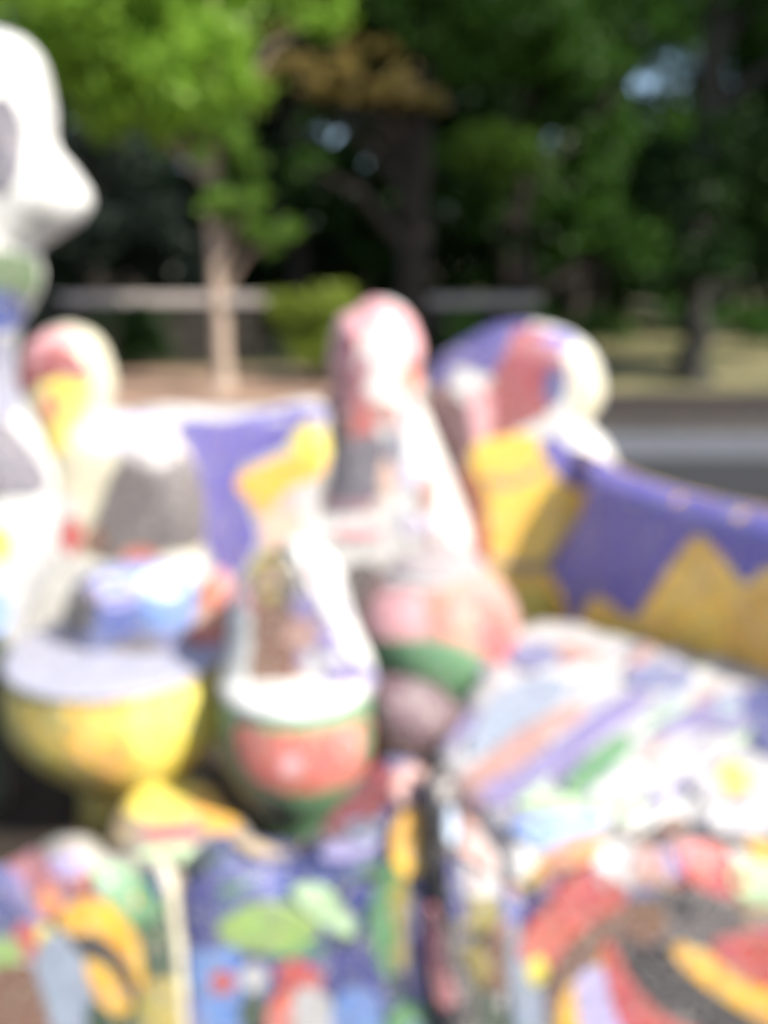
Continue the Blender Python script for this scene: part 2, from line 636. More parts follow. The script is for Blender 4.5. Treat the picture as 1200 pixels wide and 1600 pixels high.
# ------------------------------------------------------------------ foliage
def leaves(name, clumps, size, mat, origin, parent=None, flatten=0.8, clusters=True):
    """clumps: (centre, radius, count); every leaf a folded four-cornered face with its own tilt"""
    C, S = [], []
    for c, r, n in clumps:
        k = max(3, int(n / 45)) if clusters else 1
        d = rng.normal(size=(k, 3))
        d /= np.linalg.norm(d, axis=1)[:, None]
        sub = d * (rng.uniform(0.25, 1, (k, 1)) ** 0.5) * np.array([r, r, r * flatten])
        idx = rng.randint(0, k, n)
        jit = rng.normal(size=(n, 3)) * r * (0.17 if clusters else 0.5)
        jit[:, 2] *= 0.7
        C.append(np.array(c) + sub[idx] + jit)
        S.append(size * rng.uniform(0.6, 1.35, n))
    C, S = np.concatenate(C), np.concatenate(S)
    n = len(C)
    a = rng.normal(size=(n, 3)); a /= np.linalg.norm(a, axis=1)[:, None]
    up = np.array([0, 0, 1.]) + rng.normal(size=(n, 3)) * 0.7
    b = np.cross(a, up); b /= np.linalg.norm(b, axis=1)[:, None] + 1e-9
    nn = np.cross(a, b)
    s = S[:, None]
    P = np.stack([C - a * s * .5, C + b * s * .24 + nn * s * .07, C + a * s * .5, C - b * s * .24 + nn * s * .07], 1).reshape(-1, 3)
    P -= np.array(origin)
    me = bpy.data.meshes.new(name)
    me.vertices.add(4 * n)
    me.vertices.foreach_set('co', P.ravel())
    me.loops.add(4 * n)
    me.loops.foreach_set('vertex_index', np.arange(4 * n))
    me.polygons.add(n)
    me.polygons.foreach_set('loop_start', np.arange(n) * 4)
    me.update(calc_edges=True)
    me.materials.append(mat)
    o = bpy.data.objects.new(name, me)
    COL.objects.link(o)
    if parent is not None:
        o.parent = parent
        o.location = Vector(origin) - Vector(parent['_org'])
    else:
        o.location = origin
    return o


def tube(path, radii, n=9, wob=0.06):
    V, Fc = [], []
    path = [np.array(p, float) for p in path]
    for i, (p, r) in enumerate(zip(path, radii)):
        d = path[min(i + 1, len(path) - 1)] - path[max(i - 1, 0)]
        d /= np.linalg.norm(d) + 1e-9
        a = np.cross(d, [0.3, 1, 0.1]); a /= np.linalg.norm(a)
        b = np.cross(d, a)
        for k in range(n):
            t = 2 * math.pi * k / n
            q = r * (1 + random.uniform(-wob, wob))
            V.append(p + (a * math.cos(t) + b * math.sin(t)) * q)
    for i in range(len(path) - 1):
        for k in range(n):
            x, y = i * n + k, i * n + (k + 1) % n
            Fc.append((x, y, y + n, x + n))
    Fc.append(tuple(range(n)))
    Fc.append(tuple(range((len(path) - 1) * n, len(path) * n))[::-1])
    return V, Fc


BARK_L = plain('light_bark', (0.26, 0.195, 0.15), (0.42, 0.33, 0.26), 14, 0.95, 0.7, ramp=(.3, .7))
BARK_D = plain('dark_bark', (0.011, 0.008, 0.006), (0.026, 0.020, 0.016), 12, 0.95, 0.8)
BARK_G = plain('grey_bark', (0.016, 0.015, 0.012), (0.04, 0.038, 0.03), 12, 0.95, 0.8)
L_BRIGHT = leafmat('bright_leaf', (0.19, 0.36, 0.03), (0.31, 0.50, 0.07), 0.5)
L_MID = leafmat('mid_leaf', (0.026, 0.075, 0.010), (0.06, 0.145, 0.02), 0.4)
L_DARK = leafmat('dark_leaf', (0.009, 0.030, 0.006), (0.026, 0.065, 0.011), 0.3)
L_TEAL = leafmat('grey_green_leaf', (0.018, 0.030, 0.024), (0.040, 0.058, 0.046), 0.25)
L_GOLD = leafmat('golden_leaf', (0.25, 0.19, 0.05), (0.36, 0.29, 0.11), 0.45)
L_SPRAY = leafmat('fresh_leaf', (0.10, 0.20, 0.025), (0.17, 0.30, 0.05), 0.45)
L_BUSH = leafmat('bush_leaf', (0.16, 0.22, 0.025), (0.26, 0.33, 0.05), 0.45)
L_OLIVE = leafmat('olive_leaf', (0.06, 0.09, 0.010), (0.12, 0.15, 0.02), 0.35)


def tree(name, label, path, radii, bark, crowns, group=None, cat='tree'):
    """crowns: list of (part name, leaf material, clumps, leaf size, part label)"""
    base = np.array(path[0], float)
    root = empty(name, (base[0], base[1], 0), label, cat, group)
    # finer bent trunk
    P = [np.array(p, float) for p in path]
    pp, rr = [], []
    for i in range(len(P) - 1):
        for k in range(4):
            t = k / 4
            pp.append(P[i] * (1 - t) + P[i + 1] * t + (rng.normal(size=3) * radii[i] * 0.15 if (i or k) else 0))
            rr.append(radii[i] * (1 - t) + radii[i + 1] * t)
    pp.append(P[-1]); rr.append(radii[-1])
    rr[0] *= 1.5
    V, Fc = tube(pp, rr)
    link('trunk', V, Fc, bark, root['_org'], root)
    lk = 0
    for (pn, mt, clumps, size, lb) in crowns:
        for c, r, n in clumps:                             # a limb to each clump
            if lk > 14: break
            c = np.array(c, float)
            z = max(P[0][2] + 1.0, c[2] - 0.5 * np.linalg.norm(c[:2] - base[:2]) - 0.4)
            zs = [q[2] for q in P]
            z = min(z, max(zs) * 0.98)
            j = np.searchsorted(zs, z); j = max(1, min(j, len(P) - 1))
            t = (z - zs[j - 1]) / max(zs[j] - zs[j - 1], 1e-6)
            s = P[j - 1] * (1 - t) + P[j] * t
            r0 = (radii[j - 1] * (1 - t) + radii[j] * t) * 0.55
            mid = (s + c) / 2 + np.array([0, 0, 0.12 * np.linalg.norm(c - s)])
            V, Fc = tube([s, (s + mid) / 2 + rng.normal(size=3) * .03, mid, (mid + c) / 2, c], [r0, r0 * .8, r0 * .6, r0 * .4, r0 * .15], 6)
            link('branch', V, Fc, bark, root['_org'], root)
            lk += 1
        o = leaves(pn, clumps, size, mt, root['_org'], root)
        if lb: o['label'] = lb
    return root


def cl(lst, Y):
    return [(at(px, py, Y + dy), r, n) for px, py, r, n, dy in lst]


# the slim light-barked tree standing on the sand
YT = 11.6
tree('slim_tree', 'slim light-barked tree with bright green leaves standing on the pink sand',
     [at(350, 614, YT) * [1, 1, 0], at(345, 520, YT), at(338, 400, YT), at(332, 280, YT), at(338, 150, YT), at(330, -30, YT), at(300, -300, YT)],
     [0.115, 0.11, 0.10, 0.085, 0.07, 0.06, 0.05], BARK_L,
     [('crown', L_BRIGHT, cl([(130, 60, .75, 1500, 0), (215, 90, .8, 1900, .2), (300, 110, .75, 1700, -.2), (190, 150, .65, 1200, .3),
                              (300, 190, .5, 700, 0), (120, 130, .5, 600, .2), (250, 0, .9, 2000, 0), (90, -60, 1.2, 2500, 0), (330, -120, 1.4, 3500, .5), (520, 20, .45, 350, 0),
                              (40, 20, .6, 300, 1.4)], YT), 0.15, None),
      ('leafy_shoot', L_SPRAY, cl([(365, 300, .34, 420, -.3), (430, 365, .28, 420, -.3), (345, 225, .34, 380, -.4), (390, 335, .32, 380, -.3), (380, 250, .25, 200, -.3), (340, 330, .2, 150, -.3)], YT), 0.12, None)])

# the tree whose long limb has turned golden
YG = 15
tree('golden_branch_tree', 'dark-trunked tree with a low golden brown branch in the middle of the grove',
     [at(640, 520, YG) * [1, 1, 0], at(642, 420, YG), at(645, 300, YG), at(655, 160, YG), at(670, 0, YG), at(690, -250, YG)],
     [0.30, 0.27, 0.24, 0.21, 0.17, 0.09], BARK_D,
     [('golden_foliage', L_GOLD, cl([(400, 128, .34, 350, -.3), (450, 118, .36, 450, -.4), (505, 122, .36, 480, -.5), (560, 130, .36, 480, -.5), (615, 138, .34, 450, -.5), (665, 146, .3, 300, -.4), (520, 75, .42, 260, -.4),
                                     (440, 70, .4, 200, -.3), (600, 90, .35, 200, -.4)], YG), 0.15, 'golden brown leaves on a long limb'),
      ('crown', L_MID, cl([(600, 30, .9, 1100, 0), (700, 60, 1.1, 1800, .3), (760, -60, 1.4, 2600, 0), (560, -80, 1.3, 2300, 0), (660, 250, .5, 240, .6), (480, 260, .3, 280, -.6)], YG), 0.17, None)])

# the broad tree on the right, bright spray in the middle
YR = 17
tree('broad_tree', 'broad green tree with a bright leafy spray right of the middle trunk',
     [at(815, 490, YR) * [1, 1, 0], at(818, 420, YR), at(812, 300, YR), at(830, 180, YR), at(850, 20, YR), at(870, -200, YR)],
     [0.22, 0.2, 0.18, 0.16, 0.13, 0.07], BARK_D,
     [('crown', L_MID, cl([(830, 60, .9, 1700, -.6), (900, 80, .9, 1500, -.8), (760, 20, 1.1, 1800, 0), (900, 290, 1.0, 1500, .3), (870, 350, .8, 1000, 0), (960, 200, .6, 500, .3), (940, 260, .7, 900, .3),
                           (850, 180, .5, 400, 0), (1000, 400, .8, 900, 0), (1010, 430, .5, 500, -.3), (760, 330, .6, 450, 0), (900, -100, 2.2, 5000, .5)], YR), 0.18, None),
      ('leafy_spray', L_SPRAY, cl([(760, 235, .6, 900, -1.2), (810, 245, .5, 600, -1.2), (720, 240, .35, 260, -1.2), (780, 275, .35, 220, -1.2)], YR), 0.16, 'brighter green spray'),
      ])

# the dark tree near the road
YD = 12.6
tree('shade_tree', 'grey-trunked tree shading the soil bed by the grey path at right',
     [at(1078, 640, YD) * [1, 1, 0], at(1082, 560, YD), at(1088, 430, YD), at(1098, 280, YD), at(1112, 150, YD), at(1125, 20, YD), at(1140, -240, YD)],
     [0.26, 0.21, 0.18, 0.17, 0.17, 0.16, 0.09], BARK_G,
     [('crown', L_DARK, cl([(1180, 250, .9, 2000, .4), (1060, 330, .65, 1000, .8), (1190, 380, .6, 800, .8), (1030, 260, .5, 700, .8), (1150, 460, .35, 150, .8), (1200, 100, .7, 900, .8), (1085, 300, .5, 700, -.8), (1110, 400, .45, 600, -.8), (1120, 230, .5, 500, -.8), (1050, 420, .4, 350, -.5)], YD), 0.15, None),
      ('top_foliage', L_MID, cl([(1180, -20, .9, 1500, .2), (1120, -180, 1.7, 4200, 0), (1290, -60, 1.5, 3600, 0), (1400, 150, 1.6, 3600, 0), (1500, -60, 1.8, 3600, -.5), (1180, 60, .6, 500, .5)], YD), 0.16, None)])

# the round bush on the sand
def bush(name, label, px, py0, py1, Y, rx, mat, n, size, group=None, mat2=None):
    c = at(px, (py0 + py1) / 2, Y)
    base = at_z(px, py1, 0) if py1 > 560 else c * [1, 1, 0]
    base = np.array([c[0], Y, 0.])
    root = empty(name, base, label, 'bush', group)
    top = at(px, py0, Y)[2]
    for k in range(5):
        e = np.array([c[0] + rng.uniform(-.6, .6) * rx, Y + rng.uniform(-.3, .3) * rx, top * rng.uniform(.5, .8)])
        V, Fc = tube([base + rng.normal(size=3) * [.04, .04, 0], (base + e) / 2 + rng.normal(size=3) * .03, e], [.03, .022, .01], 6)
        link('stem', V, Fc, BARK_D, root['_org'], root)
    cs = []
    for k in range(9):
        t = rng.uniform(0.22, 0.85)
        cs.append(((c[0] + rng.uniform(-.6, .6) * rx, Y + rng.uniform(-.5, .5) * rx, top * t), rx * 0.5, n // 9))
    leaves('crown', cs, size, mat, root['_org'], root)
    return root


bush('round_bush', 'rounded olive green bush on the sand behind the middle mosaic figure', 485, 415, 600, 12.6, 0.85, L_BUSH, 6000, 0.11)
bush('dark_bush', 'small grey-green bush beside the left end of the stone wall', 60, 400, 600, 12.8, 0.8, L_TEAL, 3200, 0.12, 'dark bushes of the grove')

bush('dark_bush', 'low dark bush in front of the stone wall left of the slim light trunk', 215, 478, 575, 14.2, 0.7, L_DARK, 3600, 0.12, 'dark bushes of the grove')
bush('dark_bush', 'low dark bush in front of the short wall right of the middle figure', 740, 482, 575, 14.4, 0.6, L_MID, 2600, 0.12, 'dark bushes of the grove')

# low hedge in the lawn at right
hr = empty('low_hedge', (6.0, 16.6, 0), 'low dark green hedge across the dry lawn at right', 'hedge')
cs = [((x, 16.6 + rng.uniform(-.2, .2), rng.uniform(.25, .75)), .45, 420) for x in np.arange(1.9, 14, .42)]
leaves('foliage', cs, 0.10, L_MID, hr['_org'], hr, clusters=False)

# the grove behind
def grove_mesh(mat, seed, size):
    cs = []
    for k in range(13):
        a = rng.uniform(0, 6.28)
        q = rng.uniform(0.3, 2.3)
        cs.append(((q * math.cos(a), q * math.sin(a), rng.uniform(2.0, 8.2)), rng.uniform(.9, 1.5), 520))
    return cs


kinds = []
for ki, (mt, sz, lb) in enumerate(((L_DARK, .26, 'dark'), (L_TEAL, .24, 'grey-green'), (L_MID, .25, 'mid green'))):
    root = empty('grove_tree', (0, 0, 0), 'x', 'tree')
    V, Fc = tube([(0, 0, -.2), (.05, 0, 1.2), (-.05, .1, 3), (.1, 0, 5), (.15, 0, 7.5)], [.3, .24, .2, .15, .06])
    link('trunk', V, Fc, BARK_D, root['_org'], root)
    cs = grove_mesh(mt, ki, sz)
    for c, r, n in cs[:5]:
        V, Fc = tube([(0, 0, max(1.2, c[2] - 1.8)), (c[0] * .5, c[1] * .5, c[2] - .6), c], [.1, .07, .02], 6)
        link('branch', V, Fc, BARK_D, root['_org'], root)
    leaves('crown', cs, sz, mt, root['_org'], root)
    kinds.append(root)


def kids(o):
    return [c for c in bpy.data.objects if c.parent == o]


GT = [  # x, y, kind, scale, label
    (-9.5, 19.5, 1, 0.95, 'grey-green grove tree at the far left behind the white animal head'),
    (-6.6, 20.0, 1, 1.0, 'grey-green grove tree left of the slim light trunk, behind the stone wall'),
    (-4.2, 21.5, 1, 0.95, 'dull grey-green grove tree directly behind the slim light trunk'),
    (-2.0, 20.5, 0, 1.05, 'dark grove tree rising straight behind the round bush'),
    (0.6, 21.5, 0, 1.1, 'dark grove tree just behind the golden branch'),
    (3.0, 21.0, 0, 1.0, 'dark grove tree between the middle trunk and the broad tree'),
    (5.4, 22.5, 0, 1.1, 'dark grove tree behind the bright leafy spray'),
    (7.9, 21.0, 2, 0.95, 'mid green grove tree left of the grey-trunked shade tree'),
    (10.6, 21.5, 0, 1.1, 'dark grove tree behind the grey trunk at right'),
    (13.2, 19.5, 0, 1.0, 'dark grove tree at the right edge beyond the lawn'),
    (-12.5, 25, 0, 1.3, 'tall dark tree in the far row, leftmost'),
    (-7.8, 27, 0, 1.4, 'tall dark tree in the far row above the stone wall'),
    (-3.4, 28, 0, 1.5, 'tall dark tree in the far row seen over the round bush'),
    (1.4, 27.5, 0, 1.5, 'tall dark tree in the far row behind the middle figure'),
    (6.2, 28.5, 0, 1.3, 'tall dark tree in the far row below the gap of sky'),
    (15.2, 27.5, 0, 1.5, 'tall dark tree in the far row, rightmost'),
]
for i, (x, y, k, s, lb) in enumerate(GT):
    src = kinds[k]
    if not src.get('_used'):
        r = src
        src['_used'] = 1
    else:
        r = src.copy()
        COL.objects.link(r)
        for c in kids(src):
            d = c.copy()
            COL.objects.link(d)
            d.parent = r
    r.location = (x, y, 0)
    r.rotation_euler = (0, 0, i * 1.7)
    r.scale = (s, s, s)
    r['label'] = lb
    r['group'] = 'dark trees of the grove behind the park'

cs = []
for x in np.arange(-22, 25, .9):
    cs.append(((x, 24 + rng.uniform(-.8, .8), rng.uniform(.4, 2.6)), 1.1, 420))
for x in np.arange(-38, 42, 0.95):
    for z in (2.0, 5.0, 8.0, 11.5, 15.0):
        if 9.5 < x < 12.0 and 6.6 < z < 13:
            continue
        cs.append(((x + rng.uniform(-.6, .6), 34 + rng.uniform(-1, 1), z + rng.uniform(-1, 1)), 2.4, 620))
o = leaves('undergrowth', cs, 0.42, L_DARK, (0, 26, 0))
tag(o, 'dense dark undergrowth filling the far side of the grove', 'undergrowth', kind='stuff')

#@@MOSAIC
# ------------------------------------------------------------------ the mosaic sculptures
def grow(pts, k):
    p = np.array(pts, float)
    c = p.mean(0)
    e = (p.max(0) - p.min(0)).min() * (k - 1) / 2          # the same margin all round, whatever the length
    d = p - c
    return p + d / (np.linalg.norm(d, axis=1)[:, None] + 1e-6) * e


def strips(x0, x1, y0, y1, n, cols, rot, seed, ln=(22, 52), wd=(5, 9), cx=None, cy=None):
    """narrow bands of tile; they follow the direction rot, or arc round (cx, cy)"""
    r = random.Random(seed)
    out = []
    for i in range(n):
        x, y = r.uniform(x0, x1), r.uniform(y0, y1)
        a = rot + r.uniform(-14, 14)
        if cx is not None:
            a = math.degrees(math.atan2(y - cy, x - cx)) + 90 + r.uniform(-10, 10)
        out.append((r.choice(cols), ell(x, y, r.uniform(*ln), r.uniform(*wd), 8, a), 'band'))
    return out


def sculpt(name, label, cat, s, body, base, patches, group=None, into=None, k=1.0):
    if into is None:
        root = empty(name, (s.o[0], s.o[1], 0), label, cat, group)
        s.build(root, body, base)
    else:                                   # a part of an existing thing, its panels sub-parts
        part = s.build(into, body, base)
        part['label'] = label
        part['_org'] = into['_org']
        root = part
    for q in patches:
        col, pts = q[0], q[1]
        s.patch(root, col, grow(pts, k), name=q[2] if len(q) > 2 else 'mosaic_panel', smooth=True,
                label=(q[3] if len(q) > 3 else None))
    return root


# --- white animal head cut by the left edge
YA = 2.2
s = upright(0, 0, YA, [(-190, 40), (-60, 38), (20, 52), (65, 90), (85, 160), (90, 228), (116, 262), (144, 310), (126, 348), (85, 374), (62, 394), (68, 430), (56, 470),
                       (30, 515), (24, 560), (30, 610), (56, 670), (88, 745), (85, 860), (55, 950), (20, 1050), (10, 1300), (-10, 1500), (-190, 1500), (-200, 700)], .13, .13)
sculpt('animal_sculpture', 'tall white mosaic animal head with a grey eye hollow at the left edge', 'sculpture', s, 'body', 'white',
       [('heather grey', ell(2, 226, 36, 78), 'eye', 'grey eye hollow'), ('moss', [(-60, 400), (0, 392), (55, 405), (62, 440), (50, 465), (10, 450), (-60, 470)]),
        ('blue', [(-60, 470), (0, 452), (30, 470), (38, 500), (0, 515), (-60, 520)]), ('lavender', [(-60, 540), (0, 528), (36, 545), (34, 640), (-60, 660)]),
        ('heather grey', [(-60, 664), (0, 654), (40, 690), (76, 745), (60, 772), (0, 778), (-60, 780)]),
        ('yellow', ell(0, 850, 22, 28)), ('sky blue', ell(-8, 955, 24, 34)), ('dark green', [(-60, 1010), (10, 1000), (15, 1100), (0, 1400), (-60, 1400)])])

# --- bird figure at left
s = upright(170, 0, 2.68, [(38, 550), (68, 518), (108, 506), (150, 522), (174, 562), (180, 612), (172, 655), (215, 652), (262, 668), (300, 715), (322, 790), (318, 860),
                          (330, 950), (330, 1300), (-40, 1300), (-20, 950), (0, 850), (55, 800), (62, 700), (36, 645), (26, 595)], .13, .12)
sculpt('bird_sculpture', 'mosaic bird with red brow, yellow face and pale hood over a grey belly', 'sculpture', s, 'body', 'cream',
       [('pink', [(40, 552), (70, 524), (105, 520), (122, 540), (80, 545), (48, 570)]),
        ('crimson', [(28, 605), (36, 568), (72, 546), (112, 550), (136, 585), (134, 604), (112, 594), (76, 590), (48, 612)], 'brow', 'red brow'),
        ('yellow', [(66, 604), (108, 594), (138, 606), (134, 640), (112, 668), (82, 660)], 'face', 'yellow face'),
        ('orange', ell(82, 634, 15, 22), 'beak', 'orange beak'), ('yellow', ell(84, 688, 20, 22)),
        ('lilac', [(152, 690), (168, 654), (225, 650), (276, 664), (250, 684), (200, 694), (160, 706)], 'wing', 'lilac wing'),
        ('light grey', ell(232, 706, 46, 24)), ('white', [(60, 780), (120, 790), (112, 900), (100, 990), (0, 990), (0, 860)]),
        ('grey', [(152, 830), (176, 760), (200, 724), (300, 720), (318, 800), (304, 846), (240, 858), (190, 868), (152, 862)], 'belly', 'grey belly'),
        ('brown', ell(150, 846, 17, 20)), ('red', ell(112, 836, 15, 28), 'foot', 'red foot'), ('coral', ell(220, 870, 26, 15), 'foot', 'coral foot'),
        ('white', [(110, 880), (200, 884), (320, 870), (325, 950), (120, 960)])], k=1.12)

# --- left back of the bench
s = upright(350, 0, 2.82, [(140, 652), (200, 640), (265, 632), (340, 636), (420, 634), (480, 622), (508, 634), (518, 680), (516, 740), (500, 800), (490, 1000), (490, 1300), (100, 1300), (110, 800)], .07, .05)
sculpt('mosaic_wall', 'purple and gold mosaic wall between the bird and the middle figure', 'wall', s, 'body', 'pearl',
       [('purple', [(278, 668), (300, 655), (345, 658), (400, 648), (450, 637), (505, 640), (500, 664), (440, 700), (378, 732), (378, 765), (402, 835), (386, 880),
                    (352, 905), (322, 850), (298, 765), (288, 710)]),
        ('lilac', [(150, 662), (230, 650), (272, 660), (240, 672), (160, 690)]),
        ('gold', [(370, 748), (440, 714), (502, 706), (502, 742), (452, 762), (412, 806), (390, 784)]),
        ('yellow', [(452, 694), (478, 660), (506, 668), (514, 712), (480, 716)]),
        ('peach', [(410, 815), (440, 790), (470, 800), (460, 850), (420, 860)])])

# --- middle figure
s = upright(600, 0, 2.92, [(516, 566), (522, 526), (534, 496), (556, 488), (578, 470), (606, 468), (634, 484), (648, 512), (658, 548), (652, 578), (664, 604), (656, 626), (670, 650), (690, 695), (716, 760), (742, 830),
                           (752, 900), (740, 1000), (740, 1300), (400, 1300), (410, 900), (392, 850), (402, 812), (450, 790), (496, 772), (504, 700), (500, 645), (518, 610)], .14, .13)
sculpt('figure_sculpture', 'white mosaic figure with a pink head standing in the middle of the bench', 'sculpture', s, 'body', 'white',
       strips(530, 720, 500, 860, 26, ['pink', 'lavender', 'peach', 'pearl', 'rose'], 70, 10, ln=(10, 24), wd=(3, 6)) + [('pink', [(520, 565), (526, 512), (552, 484), (590, 472), (606, 492), (574, 515), (556, 555), (542, 588)], 'hair', 'pink hair'),
        ('pink', [(612, 480), (650, 512), (656, 562), (640, 566), (628, 520)], 'hair', 'pink hair'),
        ('rose', ell(546, 592, 26, 20), 'eye', 'dark rose eye'), ('coral', ell(640, 594, 13, 20), 'eye', 'coral eye'),
        ('rose', [(508, 622), (556, 606), (584, 640), (584, 690), (556, 690), (520, 640)], 'collar', 'rose collar'),
        ('black', ell(526, 656, 24, 30)), ('red', ell(568, 660, 18, 28)),
        ('heather grey', [(510, 694), (560, 682), (592, 686), (600, 728), (592, 768), (556, 782), (520, 774), (507, 730)], 'breast', 'grey breast'),
        ('mauve', [(508, 768), (545, 784), (582, 776), (576, 792), (540, 796), (508, 786)]), ('peach', ell(604, 748, 10, 32)),
        ('peach', ell(470, 805, 26, 16)), ('pale lilac', ell(640, 742, 18, 18)), ('pale lilac', ell(650, 820, 26, 14)),
        ('rose', ell(543, 545, 16, 26)), ('salmon', ell(600, 640, 22, 12)), ('pink', ell(560, 832, 40, 9)), ('salmon', ell(668, 770, 12, 30)), ('lavender', ell(620, 700, 12, 30)), ('grey', [(542, 890), (584, 884), (600, 930), (586, 985), (560, 950)])], k=1.1)

# --- right figure
s = upright(820, 0, 3.0, [(664, 592), (688, 556), (740, 524), (790, 504), (852, 506), (906, 528), (938, 570), (943, 625), (922, 660), (950, 694), (968, 760), (980, 1000), (980, 1300),
                          (715, 1300), (712, 900), (708, 850), (716, 780), (692, 704), (670, 645)], .14, .12)
sculpt('capped_sculpture', 'mosaic figure in a purple cap with red face and yellow robe', 'sculpture', s, 'body', 'white',
       [('deep purple', [(684, 566), (740, 524), (790, 504), (826, 506), (806, 556), (768, 582), (728, 570)], 'cap', 'purple peaked cap'),
        ('purple', ell(682, 584, 22, 18)), ('salmon', ell(690, 622, 18, 20)),
        ('mauve', [(676, 630), (715, 624), (742, 665), (738, 740), (712, 756), (690, 704)], 'arm', 'dark rose arm'),
        ('brown', ell(708, 672, 22, 46)),
        ('crimson', [(806, 524), (850, 520), (876, 556), (880, 604), (850, 644), (806, 668), (774, 690), (758, 646), (770, 600), (792, 556)], 'face', 'red face'),
        ('navy', ell(866, 602, 16, 32), 'eye', 'dark blue eye'), ('purple', ell(868, 534, 26, 14)),
        ('cream', [(890, 545), (925, 560), (938, 615), (920, 650), (894, 640), (900, 590)], 'hood', 'cream hood'),
        ('pink', [(738, 606), (766, 620), (768, 668), (754, 700), (738, 668)]),
        ('yellow gold', [(742, 704), (788, 688), (834, 688), (852, 724), (922, 760), (900, 812), (864, 862), (870, 930), (880, 990), (800, 982), (756, 930), (752, 850), (738, 770)], 'robe', 'golden yellow robe'),
        ('tan', [(760, 742), (800, 748), (840, 728), (846, 738), (800, 762), (762, 756)]), ('tan', [(766, 868), (820, 878), (860, 868), (862, 884), (820, 894), (766, 884)]),
        ('yellow', [(770, 935), (860, 930), (880, 1000), (800, 985)]),
        ('red', [(716, 742), (748, 750), (760, 800), (762, 866), (748, 890), (716, 856), (714, 800)], 'sash', 'red sash'),
        ('purple', [(848, 704), (868, 684), (928, 736), (914, 762), (880, 748)], 'cuff', 'purple cuff')], k=1.08)

# --- right back of the bench, coming towards the camera
bench = empty('mosaic_bench', (0.877, 2.575, 0), 'long mosaic bench at right with purple zigzag back and pastel striped seat', 'bench')
a = math.radians(-54)
s = Slab((0.877, 2.575, 0), (math.cos(a), math.sin(a), 0), (0, 0, 1), (math.sin(a), -math.cos(a), 0),
         [(890, 700), (935, 712), (985, 738), (1050, 760), (1130, 780), (1200, 795), (1330, 835), (1500, 880), (1500, 1500), (900, 1400), (888, 1000), (866, 885), (914, 800), (926, 760), (918, 725)], .08, .07, floor=0.0)
sculpt('', 'gold back with purple zigzag', '', s, 'backrest', 'bright gold', into=bench, patches=
       [('purple', [(875, 680), (935, 688), (1000, 708), (1080, 734), (1200, 760), (1330, 795), (1330, 890), (1205, 886), (1166, 912), (1128, 868), (1091, 836), (1050, 880),
                    (1000, 955), (978, 962), (932, 930), (906, 965), (893, 994), (880, 930), (856, 880), (886, 815), (905, 780)], 'zigzag', 'purple zigzag field'),
        ('yellow', [(905, 1000), (935, 975), (990, 985), (1020, 1015), (960, 1040), (915, 1030)]),
        ('gold', [(1150, 940), (1290, 900), (1290, 1050), (1150, 1040)])])

# --- round stools
def drum_thing(label, pxc, Y, R, h, foot, base, patches, top='white', lip=0.045, dome=0.015, fl=0.93):
    c = at(pxc, 1000, Y)
    root = empty('mosaic_stool', (c[0], Y, 0), label, 'stool', 'round mosaic stools in front of the bench')
    prof = [(R * .5, 0), (R * .46, foot * .5), (R * .55, foot * .85)]
    for (r, z) in bulge(R, h - foot, r0=.66, top=fl):
        prof.append((r, foot + z))
    d = Drum(c[0], Y, prof)
    d.build(root, 'body', base)
    disc_part(root, 'seat_top', top, c[0], Y, h - 0.004, R * (fl + .04), lip, dome=dome)
    for q in patches:
        d.patch(root, q[0], q[1], label=q[2] if len(q) > 2 else None)
    return root, c


drum_thing('yellow mosaic round stool with white rim nearest the left edge', 186, 2.15, .308, .51, .20, 'dull gold',
           [('olive', [(14, 1000), (70, 1060), (130, 1095), (195, 1112), (190, 1190), (140, 1180), (70, 1130), (30, 1080)]),  # olive left against yellow right: shaded and sunlit sides put into colour
            ('gold', [(110, 1090), (195, 1100), (195, 1205), (150, 1200), (110, 1160)]),
            ('yellow', [(214, 1090), (270, 1084), (320, 1066), (356, 1050), (348, 1130), (305, 1200), (216, 1222)], 'yellow mosaic panel toned as the lit side')], top='pale lavender', fl=.93, lip=.02, dome=.01)
drum_thing('small round stool of green mosaic with coral band and white rim, lower middle', 460, 1.95, .195, .50, .20, 'green',
           [('coral', [(370, 1132), (420, 1142), (470, 1146), (530, 1138), (584, 1120), (588, 1165), (556, 1215), (486, 1238), (424, 1230), (382, 1196)], 'coral mosaic band'),
            ('pink', ell(545, 1165, 18, 22)), ('pink', ell(455, 1195, 20, 14)),
            ('dark green', [(332, 1140), (362, 1150), (376, 1200), (400, 1235), (450, 1252), (450, 1290), (390, 1290), (345, 1240)], 'blackish green mosaic panel')])
drum_thing('tall round stool with pink and red panels over a green band, behind the mauve knob', 682, 2.42, .252, .665, .20, 'salmon',
           [('pearl', ell(660, 905, 60, 14)), ('pink', [(585, 935), (650, 925), (660, 992), (590, 998)]),
            ('coral', [(672, 940), (715, 905), (750, 925), (752, 990), (690, 994)]),
            ('red', [(738, 930), (770, 940), (800, 990), (798, 1060), (774, 1050), (752, 1000)], 'red mosaic panel'),
            ('green', [(570, 1006), (620, 1000), (690, 1002), (750, 1026), (792, 1064), (776, 1112), (730, 1124), (680, 1110), (630, 1080), (580, 1070)], 'green mosaic band'),
            ('orange', [(700, 1112), (770, 1104), (755, 1145), (710, 1160)])], top='shell pink', dome=.03, fl=.52, lip=.012)

# --- mauve knob
s = upright(645, 0, 1.98, [(566, 1092), (590, 1058), (634, 1056), (690, 1076), (724, 1118), (718, 1164), (684, 1198), (676, 1300), (680, 1500), (600, 1500), (606, 1300), (604, 1190), (578, 1150)], .1, .1)
sculpt('rounded_post', 'smooth mauve mosaic post with a rounded head between the two right round stools', 'post', s, 'body', 'dark mauve',
       [('dark mauve', ell(640, 1098, 40, 22)), ('brown', [(590, 1160), (640, 1175), (690, 1170), (680, 1215), (600, 1215)])])

